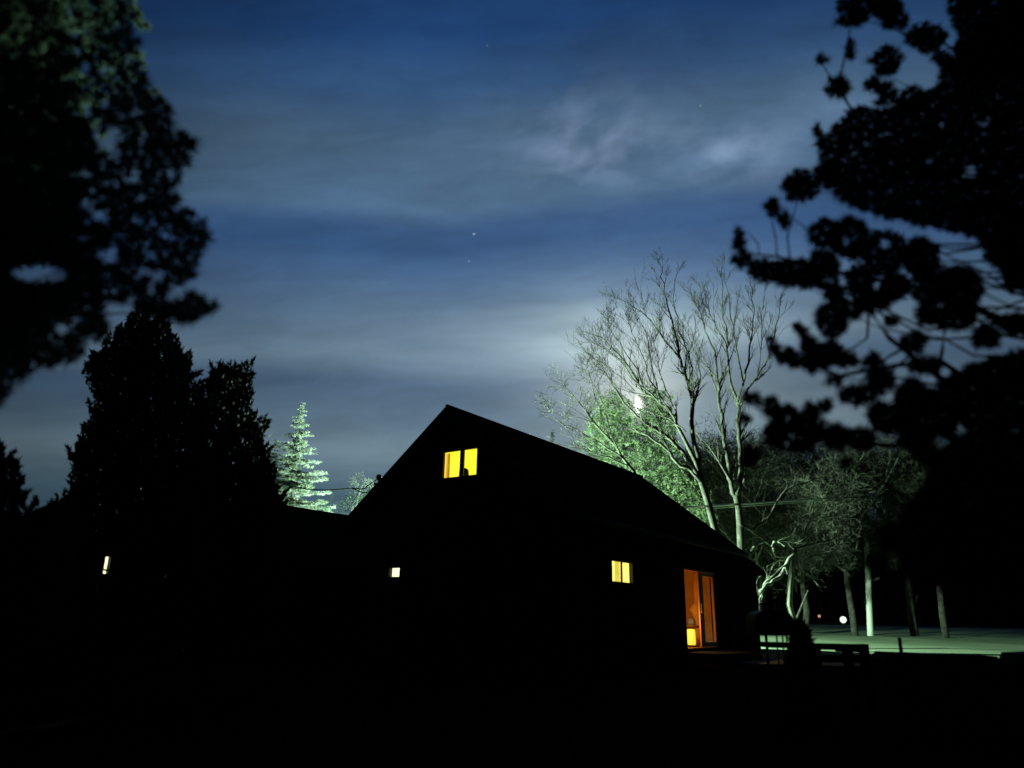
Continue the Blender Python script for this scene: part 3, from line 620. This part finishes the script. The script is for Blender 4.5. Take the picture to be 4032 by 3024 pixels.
bare('bare_tree', (2560, 2300), [(2555, 2150), (2545, 2000), (2494, 1852)], 25.8, .09, [
    ([(2494, 1852), (2423, 1754), (2336, 1662), (2282, 1586), (2212, 1510)], .055, .008, dict(kids=19)),
    ([(2440, 1780), (2400, 1690), (2380, 1600), (2340, 1520), (2290, 1480)], .03, .006, dict(kids=12)),
    ([(2480, 1835), (2400, 1800), (2330, 1780), (2240, 1760), (2180, 1740)], .03, .006, dict(kids=11)),
    ([(2460, 1810), (2360, 1740), (2270, 1690), (2200, 1660), (2165, 1610)], .03, .006, dict(kids=11)),
    ([(2380, 1700), (2360, 1600), (2330, 1500), (2310, 1440)], .02, .005, dict(kids=12)),
], 'slender leafless tree spreading fine pale twigs left above the roof', GRP, M['bark'], spread=.6, lift=.25, ln=1.0, lvl=2)
bare('fruit_tree', (3140, 2500), [(3128, 2460), (3108, 2380), (3112, 2300), (3125, 2200), (3132, 2160)], 26.5, .12, [
    ([(3132, 2160), (3098, 2220), (3075, 2265), (3035, 2300), (2990, 2328)], .075, .06, dict(kids=2)),
    ([(2990, 2328), (3020, 2285), (3050, 2265)], .045, .02, dict(kids=2)),
    ([(3132, 2160), (3200, 2145), (3235, 2135), (3320, 2095)], .06, .025, dict(kids=2)),
    ([(3090, 2205), (3060, 2208), (3035, 2235), (3030, 2270)], .045, .02, dict(kids=2)),
    ([(3120, 2190), (3055, 2190), (3040, 2150), (3010, 2128), (2985, 2137), (2957, 2168)], .05, .04, dict(kids=2)),
    ([(3040, 2150), (3050, 2130), (3072, 2138), (3090, 2150)], .035, .015, dict(kids=2)),
    ([(3130, 2175), (3165, 2250), (3200, 2275), (3245, 2295)], .03, .012, dict(kids=2)),
    ([(3128, 2170), (3180, 2060), (3240, 1980), (3320, 1940)], .035, .01, dict(kids=2)),
], 'low gnarled tree with bright twisting limbs by the right house corner', None, M['palebark'], spread=.55, lift=.1, ln=.7, lvl=1, dj=.3)
b = MB(); b.tube([at(3135, 2440, 30), at(3155, 2390, 30), at(3182, 2325, 30)], [.05, .04, .03], 8); b.tube([Vector((at(3120, 2440, 30).x, 30, gz(30)-.1)), at(3135, 2440, 30)], .05, 8)
sp = empty('sapling', (at(3120, 2440, 30).x, 30, gz(30)), label='thin leaning leafless sapling right of the gnarled tree', cat='tree'); b.build('trunk', M['bark'], sp)

# ------------------------------------------------------------------ evergreens lit by the yard lamp
def spruce(sx, sy, D, slope, zb, label, mt, dens=1.0, group=None, step=.33):
    tp = at(sx, sy, D); t = empty('spruce_tree', (tp.x, D, gz(D)), label=label, cat='tree', group=group)
    mb = MB(); mb.tube([(tp.x, D, gz(D)-.2), (tp.x, D, tp.z-.2)], [.18, .015], 8); mb.build('trunk', M['bark'], t)
    L = Leaves(); bm_ = MB(); z = tp.z-.05; k0 = 0
    while z > zb:
        R = min((tp.z-z)*slope+.08, 2.6); nb = int((6+min(6, R*3))*dens)
        for k in range(nb):
            a = k*6.283/nb+k0+random.uniform(-.3, .3); ln = R*random.uniform(.6, 1.2); d = Vector((math.cos(a), math.sin(a), 0))
            zz = z+random.uniform(-.17, .17); pp = None
            ns = max(2, int(ln/.12))
            for i in range(ns+1):
                q = i/ns; P = Vector((tp.x, D, zz))+d*ln*q+Vector((0, 0, -.38*ln*q+.30*ln*q*q))
                w_ = .16*ln*(1-q)+.07
                for s_ in (-1, 0, 1):
                    if s_ and random.random() < .15: continue
                    sdv = Vector((-d.y, d.x, 0))*s_*w_
                    ax = (d*.7+Vector((-d.y, d.x, 0))*s_*.8+Vector((0, 0, .35 if not s_ else .05))).normalized()
                    k_s = min(1, .35+R*.55); L.tuft(P+sdv*.6, (.13+.05*random.random())*k_s, 15, .034*k_s, .15, .55, ax)
            bm_.tube([Vector((tp.x, D, zz)), Vector((tp.x, D, zz))+d*ln*.5+Vector((0, 0, -.115*ln)), Vector((tp.x, D, zz))+d*ln*.95+Vector((0, 0, -.09*ln))], [.02, .014, .006], 3, cap=False)
        k0 += 1.1; z -= step*(.8+.5*min(1, (tp.z-z)/3))
    L.build('crown', mt, t); bm_.build('branches', M['bark'], t)
    return t
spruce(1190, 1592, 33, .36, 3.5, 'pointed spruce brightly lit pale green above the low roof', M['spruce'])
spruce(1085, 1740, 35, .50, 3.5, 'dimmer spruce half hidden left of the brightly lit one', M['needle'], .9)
spruce(2176, 1700, 44, .13, 9.0, 'small dark conifer tip just above the right roof slope', M['needle'], .8)
def traced(name, polys, gaps, D, thick, cell, fn, label, trunkx, trunktop, mt, tmt, kind='tree', group=None, ncon=60, jit=.5, tr=.15, cpart='crown', base_y=None, brad=.02, dmin=0):
    """a crown that fills an outline at its own distance with real depth; branches tie the foliage to the trunk"""
    xs = [p[0] for q in polys for p in q]; cx = (min(xs)+max(xs))/2; hw = (max(xs)-min(xs))/2
    tb = at(trunkx, 2000, D); t = empty(name, (tb.x, D, gz(D)), label=label, cat=kind, group=group)
    L = Leaves(); pts = []
    for q in polys:
        x0, x1 = min(p[0] for p in q), max(p[0] for p in q); y0, y1 = min(p[1] for p in q), max(p[1] for p in q)
        y = y0
        while y < y1:
            x = x0
            while x < x1:
                px, py = x+random.uniform(-jit, jit)*cell, y+random.uniform(-jit, jit)*cell
                if inpoly(px, py, q) and not any(((px-a)/c)**2+((py-b_)/d)**2 < 1 for a, b_, c, d in gaps):
                    dd = D+random.uniform(-1, 1)*thick
                    P = at(px, py, max(dd, dmin)); pts.append(P); fn(L, P)
                x += cell
            y += cell
    L.build(cpart, mt, t)
    mb = MB(); ttop = at(trunkx+(0), trunktop, D)
    mb.tube([(tb.x, D, gz(D)-.2), (tb.x+(ttop.x-tb.x)*.5, D, (gz(D)+ttop.z)/2), ttop], [tr, tr*.8, tr*.25], 10); mb.build('trunk', tmt, t, True)
    mb = MB(); mb.tube([(tb.x, D, gz(D)-.1), (tb.x+(ttop.x-tb.x)*.5, D, (gz(D)+ttop.z)/2), ttop], [tr*.6, tr*.5, tr*.22], 6)
    for P in random.sample(pts, min(ncon, len(pts))):
        zz_ = min(max(P.z-random.uniform(.1, .5)*abs(P.x-tb.x), gz(D)+.6), ttop.z-.1); a = Vector((tb.x, D, gz(D)-.1)).lerp(ttop, (zz_-gz(D)+.1)/(ttop.z-gz(D)+.1))
        ln = (P-a).length
        mb.tube(bez(a, P, (0, 0, -.05*ln), 5, .03*ln**.5), [brad*(1.1-.17*i) for i in range(6)], 5, cap=False)
    mb.build('branches', tmt, t)
    return t, pts
def cedar_fn(L, P):
    ax = np.array((random.gauss(-.5, .4), random.gauss(-.3, .4), random.gauss(-.1, .35)))
    n = 26; tt = rng.uniform(0, 1, n)[:, None]; ln = .7
    base = np.array(P)+ax*tt*ln+rng.normal(size=(n, 3))*.06; D = ax/np.linalg.norm(ax)+rng.normal(size=(n, 3))*.5
    L.put(base, D/np.linalg.norm(D, axis=1)[:, None], rng.uniform(.10, .22, n), rng.uniform(.03, .06, n))
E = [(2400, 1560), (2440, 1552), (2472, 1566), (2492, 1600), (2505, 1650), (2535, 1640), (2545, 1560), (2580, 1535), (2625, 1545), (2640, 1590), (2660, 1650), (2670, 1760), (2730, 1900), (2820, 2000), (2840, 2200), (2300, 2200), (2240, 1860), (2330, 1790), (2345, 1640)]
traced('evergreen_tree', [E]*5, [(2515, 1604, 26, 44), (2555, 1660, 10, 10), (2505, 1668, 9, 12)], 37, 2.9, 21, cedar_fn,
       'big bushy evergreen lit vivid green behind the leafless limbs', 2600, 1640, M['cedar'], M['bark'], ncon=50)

# ------------------------------------------------------------------ near trees framing the view
def pine_fn(r, n, w):
    def f_(L, P): L.tuft(P, r*random.uniform(.8, 1.25), n, w, .35)
    return f_
def conifer_fn(L, P):
    ax = np.array((random.gauss(.05, .3), random.gauss(0, .3), 1.0)); ax /= np.linalg.norm(ax)
    n = 44; tt = rng.uniform(0, 1, n)[:, None]; ln = random.uniform(.18, .36)
    base = np.array(P)+ax*tt*ln+rng.normal(size=(n, 3))*.035*(1.1-tt); D = ax+rng.normal(size=(n, 3))*.45
    L.put(base, D/np.linalg.norm(D, axis=1)[:, None], rng.uniform(.06, .12, n), rng.uniform(.035, .06, n))
L1 = [(-350, -350), (520, -350), (535, 0), (560, 60), (590, 110), (555, 190), (575, 290), (640, 360), (700, 480), (765, 560), (770, 620), (690, 740), (720, 790), (790, 850), (825, 930), (815, 980), (770, 1030), (765, 1090), (700, 1130), (640, 1170), (600, 1210),
      (540, 1230), (470, 1270), (430, 1310), (360, 1350), (300, 1425), (150, 1440), (60, 1510), (0, 1600), (-350, 1700)]
L1b = [(690, 1200), (760, 1160), (800, 1190), (855, 1185), (860, 1205), (800, 1240), (750, 1275), (700, 1255), (600, 1250), (560, 1200)]
gapsL = [(150, 1085, 130, 42), (470, 1250, 62, 62), (560, 1070, 32, 26), (620, 1095, 30, 24), (440, 560, 45, 60), (310, 690, 60, 22), (250, 1300, 50, 28), (700, 1130, 18, 14), (530, 140, 24, 34), (330, 1330, 40, 16), (500, 720, 30, 20)]
rg = random.Random(5)
gapsL += [(x_, y_, rg.uniform(12, 30), rg.uniform(10, 26)) for x_, y_ in [(rg.uniform(330, 740), rg.uniform(250, 1050)) for _ in range(44)]]
traced('pine_tree', [[(p[0]-8, p[1]) for p in L1]]*2+[[(p[0]*.62-90, p[1]) for p in L1]]*2+[L1b]*3, gapsL, 5.0, .8, 36, pine_fn(.072, 50, .013), 'huge dark pine filling the upper left edge of the view', -150, -300, M['leftneedle'], M['darkbark'], ncon=110, tr=.22, brad=.015)
L2 = [(470, 1310), (540, 1262), (600, 1258), (655, 1290), (665, 1360), (700, 1400), (735, 1440), (752, 1520), (800, 1600), (805, 1680), (830, 1700), (850, 2560), (130, 2560), (210, 2060), (290, 1940), (290, 1810), (340, 1700), (370, 1660), (385, 1600), (350, 1520), (330, 1460), (400, 1400)]
winhole = [(424, 2275, 64, 120)]
traced('cypress_tree', [L2]*4, winhole, 12.2, 1.2, 34, conifer_fn, 'broad dark conifer with spiky edge under the pine', 560, 1400, M['shrubleaf'], M['darkbark'], ncon=60, group='dark conifers left of the house')
L3 = [(800, 1720), (806, 1600), (826, 1510), (838, 1470), (855, 1480), (900, 1490), (940, 1490), (955, 1450), (975, 1480), (985, 1560), (965, 1640), (1000, 1680), (1020, 1720), (1035, 1790), (1050, 1870), (1090, 1960), (1110, 2050), (1080, 2560), (740, 2560), (760, 1900)]
L3b = [(1022, 1705), (1030, 1660), (1052, 1640), (1050, 1690), (1030, 1730)]
traced('cypress_tree', [L3]*4+[L3b]*4, [], 13.0, 1.0, 32, conifer_fn, 'narrower flat-topped dark conifer beside the lit spruce', 900, 1560, M['shrubleaf'], M['darkbark'], ncon=40, group='dark conifers left of the house')
L4 = [(-300, 1770), (-20, 1800), (25, 1860), (60, 1930), (85, 2010), (160, 2050), (280, 2050), (260, 2560), (-300, 2560)]
traced('shrub', [L4]*3, winhole, 9.5, .8, 46, conifer_fn, 'dark shrub in the lower left corner below the sky gap', 0, 1850, M['shrubleaf'], M['darkbark'], 'shrub', ncon=30, cpart='foliage', tr=.08)
# right pine
def el_(cx, cy, rx, ry, n=14, rot=0):
    return [(cx+rx*math.cos(2*math.pi*k/n)*math.cos(rot)-ry*math.sin(2*math.pi*k/n)*math.sin(rot), cy+rx*math.cos(2*math.pi*k/n)*math.sin(rot)+ry*math.sin(2*math.pi*k/n)*math.cos(rot)) for k in range(n)]
RP = [el_(3355, 75, 60, 28), el_(3235, 235, 22, 18), el_(3352, 200, 20, 40), el_(3300, 345, 48, 40), el_(3490, 240, 60, 55), el_(3650, 150, 80, 55), el_(3420, 25, 130, 40), el_(3530, 90, 50, 30), el_(3440, 330, 34, 24),
      el_(3480, 370, 50, 45), el_(3700, 260, 60, 50), el_(3590, 400, 60, 50), el_(3500, 40, 60, 35),
      [(3205, 500), (3220, 500), (3245, 545), (3290, 500), (3350, 435), (3400, 420), (3450, 440), (3540, 410), (3700, 340), (3800, 200), (4250, -300), (4250, 700), (4250, 1160), (3980, 1120), (3940, 1060), (3880, 1010), (3850, 930), (3700, 900), (3500, 860), (3330, 800), (3240, 700), (3230, 620), (3215, 560)],
      [(3720, -350), (4250, -350), (4250, 300), (3760, 340), (3730, 250), (3790, 150), (3740, 60)],
      el_(3150, 735, 68, 62), el_(3250, 690, 45, 50), el_(3040, 820, 26, 34), el_(3080, 870, 26, 24), el_(2915, 950, 20, 60), el_(2925, 1030, 38, 30), el_(3020, 1070, 70, 45), el_(3140, 1080, 95, 55), el_(3240, 1060, 60, 70), el_(3250, 920, 60, 55), el_(3350, 940, 80, 80), el_(3480, 1000, 90, 90),
      el_(3620, 1010, 80, 70), el_(3380, 1110, 60, 60), el_(3290, 1160, 40, 60), el_(3280, 1260, 62, 70), el_(3160, 1310, 20, 44, rot=-.5), el_(3195, 1360, 34, 30), el_(3045, 1365, 18, 48, rot=-.4), el_(3110, 1410, 50, 34, rot=.4), el_(3195, 1430, 46, 40), el_(3270, 1400, 60, 50),
      el_(3420, 1180, 40, 50), el_(3530, 1130, 60, 50), el_(3660, 1120, 80, 90), el_(3780, 1130, 90, 80), el_(3760, 1250, 90, 50), el_(3650, 1240, 50, 40), el_(3880, 1330, 60, 40), el_(3600, 1350, 50, 40), el_(3470, 1180, 50, 40), el_(3360, 1220, 40, 40), el_(3640, 1440, 60, 30), el_(3340, 1420, 40, 30), el_(3440, 1420, 40, 24), el_(3510, 1270, 22, 18),
      el_(3290, 1500, 26, 24), el_(3380, 1560, 70, 36), el_(3470, 1500, 50, 50), el_(3600, 1560, 70, 60), el_(3510, 1640, 90, 70),
      el_(3040, 1610, 30, 40), el_(2960, 1575, 28, 34), el_(2935, 1640, 18, 24), el_(3090, 1660, 60, 60), el_(3060, 1720, 50, 50), el_(3190, 1680, 60, 70), el_(3190, 1620, 28, 28), el_(3300, 1720, 60, 50), el_(3150, 1760, 50, 30), el_(3250, 1600, 24, 22), el_(2955, 1800, 24, 46), el_(3400, 1730, 50, 40),
      [(3620, 1580), (3680, 1520), (3800, 1450), (3900, 1410), (4250, 1330), (4250, 2330), (3900, 2320), (3640, 2310), (3560, 2250), (3530, 2130), (3560, 2030), (3620, 1940), (3680, 1850), (3600, 1790), (3540, 1740), (3540, 1650)], el_(3445, 2215, 34, 34), el_(3500, 2120, 40, 50), el_(3330, 1830, 16, 20),
      [(3940, 1000), (4250, 900), (4250, 1180), (3960, 1130)], [(3900, 1250), (4250, 1230), (4250, 1320), (3980, 1330)]]
gapsR = [(3430, 385, 40, 30), (3640, 285, 70, 55), (3790, 1000, 36, 44), (3970, 1205, 70, 26), (3560, 1210, 60, 34), (3545, 1400, 34, 34), (3380, 1290, 34, 34), (3330, 950, 20, 26), (3480, 960, 20, 24), (3060, 975, 60, 32), (3150, 960, 20, 16),
         (3320, 1120, 18, 22), (3800, 1400, 60, 40), (3430, 1590, 16, 18), (3490, 1580, 14, 18), (3230, 1640, 14, 14), (3610, 1130, 16, 18), (3700, 1750, 30, 34), (3600, 1860, 26, 30), (3620, 2100, 20, 20), (3780, 1700, 18, 22), (3820, 1960, 16, 14), (3870, 500, 18, 14), (3700, 490, 14, 12), (3660, 640, 24, 12), (3820, 680, 26, 30)]
def pr_fn(L, P):
    L.tuft(P, .060*random.uniform(.8, 1.25), 42, .011, .35)
rp, rpts = traced('pine_tree', RP*2+[[(4250, -200), (4600, -350), (4900, 300), (5000, 1000), (4900, 1700), (4600, 2200), (4250, 2250)]], gapsR, 5.6, .7, 21, pr_fn, 'dark pine with rounded needle tufts framing the right side of the view', 4050, -250, M['needle'], M['darkbark'], ncon=150, tr=.16, brad=.014)
mb = MB()
def brn(path, r0, r1):
    P = [at(x, y, 5.6+.3*math.sin(i*1.3)) for i, (x, y) in enumerate(path)]; mb.tube(P, [r0+(r1-r0)*i/(len(P)-1) for i in range(len(P))], 6)
brn([(4050, 1700), (3850, 1560), (3690, 1480), (3500, 1330), (3430, 1230), (3490, 1080), (3520, 980)], .03, .012)
brn([(3690, 1480), (3710, 1380), (3720, 1290), (3740, 1180)], .018, .012)
brn([(4050, 1650), (3700, 1420), (3520, 1440), (3300, 1480), (3200, 1430), (3110, 1410), (3045, 1370)], .025, .008)
brn([(3420, 1240), (3415, 1330), (3360, 1370), (3280, 1400)], .012, .007)
brn([(3560, 1370), (3490, 1410), (3430, 1450), (3380, 1520)], .013, .007)
brn([(3620, 1330), (3580, 1400), (3500, 1470), (3440, 1540)], .012, .007)
brn([(4050, 1300), (3700, 1150), (3450, 1100), (3250, 1060), (3060, 1010), (2960, 1000)], .026, .007)
brn([(3060, 1010), (3055, 940), (3040, 870)], .008, .005); brn([(2990, 1005), (2985, 960), (2950, 920)], .007, .004); brn([(3110, 1020), (3100, 930), (3140, 790)], .009, .006)
brn([(4050, 900), (3700, 700), (3400, 500), (3300, 350), (3350, 100)], .022, .006); brn([(3320, 380), (3260, 290), (3235, 240)], .007, .005)
brn([(4050, 1900), (3600, 1760), (3350, 1740), (3130, 1690), (2970, 1600)], .024, .008)
mb.build('boughs', M['darkbark'], rp)

# ------------------------------------------------------------------ trees beyond the lawn
def bushy(x, D, h, r, label, group, mt=None, n=1300, crown_base=.3, forks=None, cat='tree', leaf=.20, name='broadleaf_tree', tr=.2, twigs=0):
    z0 = gz(D); t = empty(name, (x, D, z0), label=label, cat=cat, group=group); L = Leaves()
    lobes = [(random.gauss(0, r*.5), random.gauss(0, r*.4), random.uniform(crown_base+.06, .88)*h, r*random.uniform(.32, .58)) for _ in range(14)]
    for i in range(n):
        lx, ly, lz, lr = random.choice(lobes); d = Vector((random.gauss(0, 1), random.gauss(0, 1), random.gauss(0, .8))).normalized()*lr*random.uniform(.5, 1.05)
        L.clump((x+lx+d.x, D+ly+d.y, z0+max(lz+d.z, h*crown_base)), leaf*2.6, 22, leaf*1.7, leaf*.2, (0, 0, .15))
    L.build('crown', mt or M['farleaf'], t)
    mb = MB(); mb.tube(bez((x, D, z0-.2), (x+random.gauss(0, .2), D, z0+h*.75), (random.gauss(0, .15), 0, 0), 6, .05), [tr*(1-.11*i) for i in range(7)], 8)
    mb.build('trunk', M['bark'], t, True)
    mb = MB()
    for (lx, ly, lz, lr) in lobes:
        a = Vector((x, D, z0+h*random.uniform(crown_base*.8, .5))); mb.tube(bez(a, (x+lx, D+ly, z0+lz), (0, 0, -.1), 4, .08), [tr*.4, tr*.3, tr*.22, tr*.16, tr*.08], 5)
        for _ in range(twigs):
            p_ = Vector((x+lx*random.uniform(.2, 1), D+ly*random.uniform(.2, 1), z0+lz*random.uniform(.8, 1)))
            grow(mb, a.lerp(Vector((x+lx, D+ly, z0+lz)), random.uniform(.5, 1)), Vector((random.gauss(0, .8), random.gauss(0, .8), random.uniform(.5, 1.4))), lr*.9, .03, 2, .7, .1)
    mb.build('limbs', M['palebark'] if twigs else M['bark'], t)
    return t
def fx(sx, D): return at(sx, 2300, D).x
bushy(fx(3345, 42.5), 42.5, 11.5, 4.6, 'dim leafy tree with thin leaning trunk left of the utility pole', 'dim trees beyond the lawn', twigs=3, n=1500, crown_base=.36)
bushy(fx(3150, 43), 43, 11.4, 4.6, 'dim leafy tree behind the gnarled tree', 'dim trees beyond the lawn', twigs=3, n=1500, crown_base=.3)
bushy(fx(3575, 46), 46, 11.5, 5.2, 'dim tree with forked trunk right of the utility pole', 'dim trees beyond the lawn', twigs=3, n=1500, crown_base=.38, tr=.26)
bushy(fx(3693, 43.5), 43.5, 11, 4.6, 'dim straight-trunked tree right of the forked one', 'dim trees beyond the lawn', twigs=3, n=1300, crown_base=.38, tr=.2)
bushy(fx(2990, 44), 44, 11.4, 4.2, 'dim leafy tree behind the two leafless trunks', 'dim trees beyond the lawn', twigs=3, n=1500, crown_base=.2)
bushy(fx(2780, 48), 48, 11, 4.5, 'dim leafy tree just right of the vivid green evergreen', 'dim trees beyond the lawn', twigs=3, n=1300, crown_base=.2)
mb = MB(); mb.tube([at(3575, 2440, 46), at(3590, 2400, 46), at(3612, 2345, 46)], [.12, .1, .08], 8)
tag(mb.build('leaning_trunk', M['bark']), 'bare leaning stem rising from the forked tree foot', 'trunk')
bushy(fx(1335, 34), 34, 7.3, 1.7, 'round pale shrubby tree above the low roof left of the gable', None, n=420, crown_base=.15, leaf=.075, mt=M['farleaf'], name='small_tree')
bushy(fx(1428, 27), 27, 5.6, .9, 'dark round bush top beside the left roof edge', None, n=260, crown_base=.2, leaf=.07, mt=M['needle'], name='small_tree', tr=.08)
bushy(fx(1268, 29), 29, 5.5, .7, 'small black bush top between spruce and pale shrubby tree', None, n=220, crown_base=.2, leaf=.06, mt=M['needle'], name='small_tree', tr=.06)
# the far wood: one mass nobody could count
L = Leaves()
for i in range(9500):
    a = random.uniform(-62, 62); D = random.uniform(82, 100); x = D*math.tan(R_(a)) if abs(a) < 50 else D*math.tan(R_(50))*math.copysign(1, a)*random.uniform(1, 1.5)
    h = (9.5 if x > 5 else 6)+1.4*math.sin(x*.11)+1.5*math.sin(x*.31+1); z = random.uniform(0, 1)**1.1*h
    L.clump((x, D, gz(D)+z), 1.5, 14, 1.1, .8, (0, 0, .1))
tag(L.build('far_wood', M['shrubleaf'], None), 'dark far wood along the horizon', 'wood', kind='stuff')
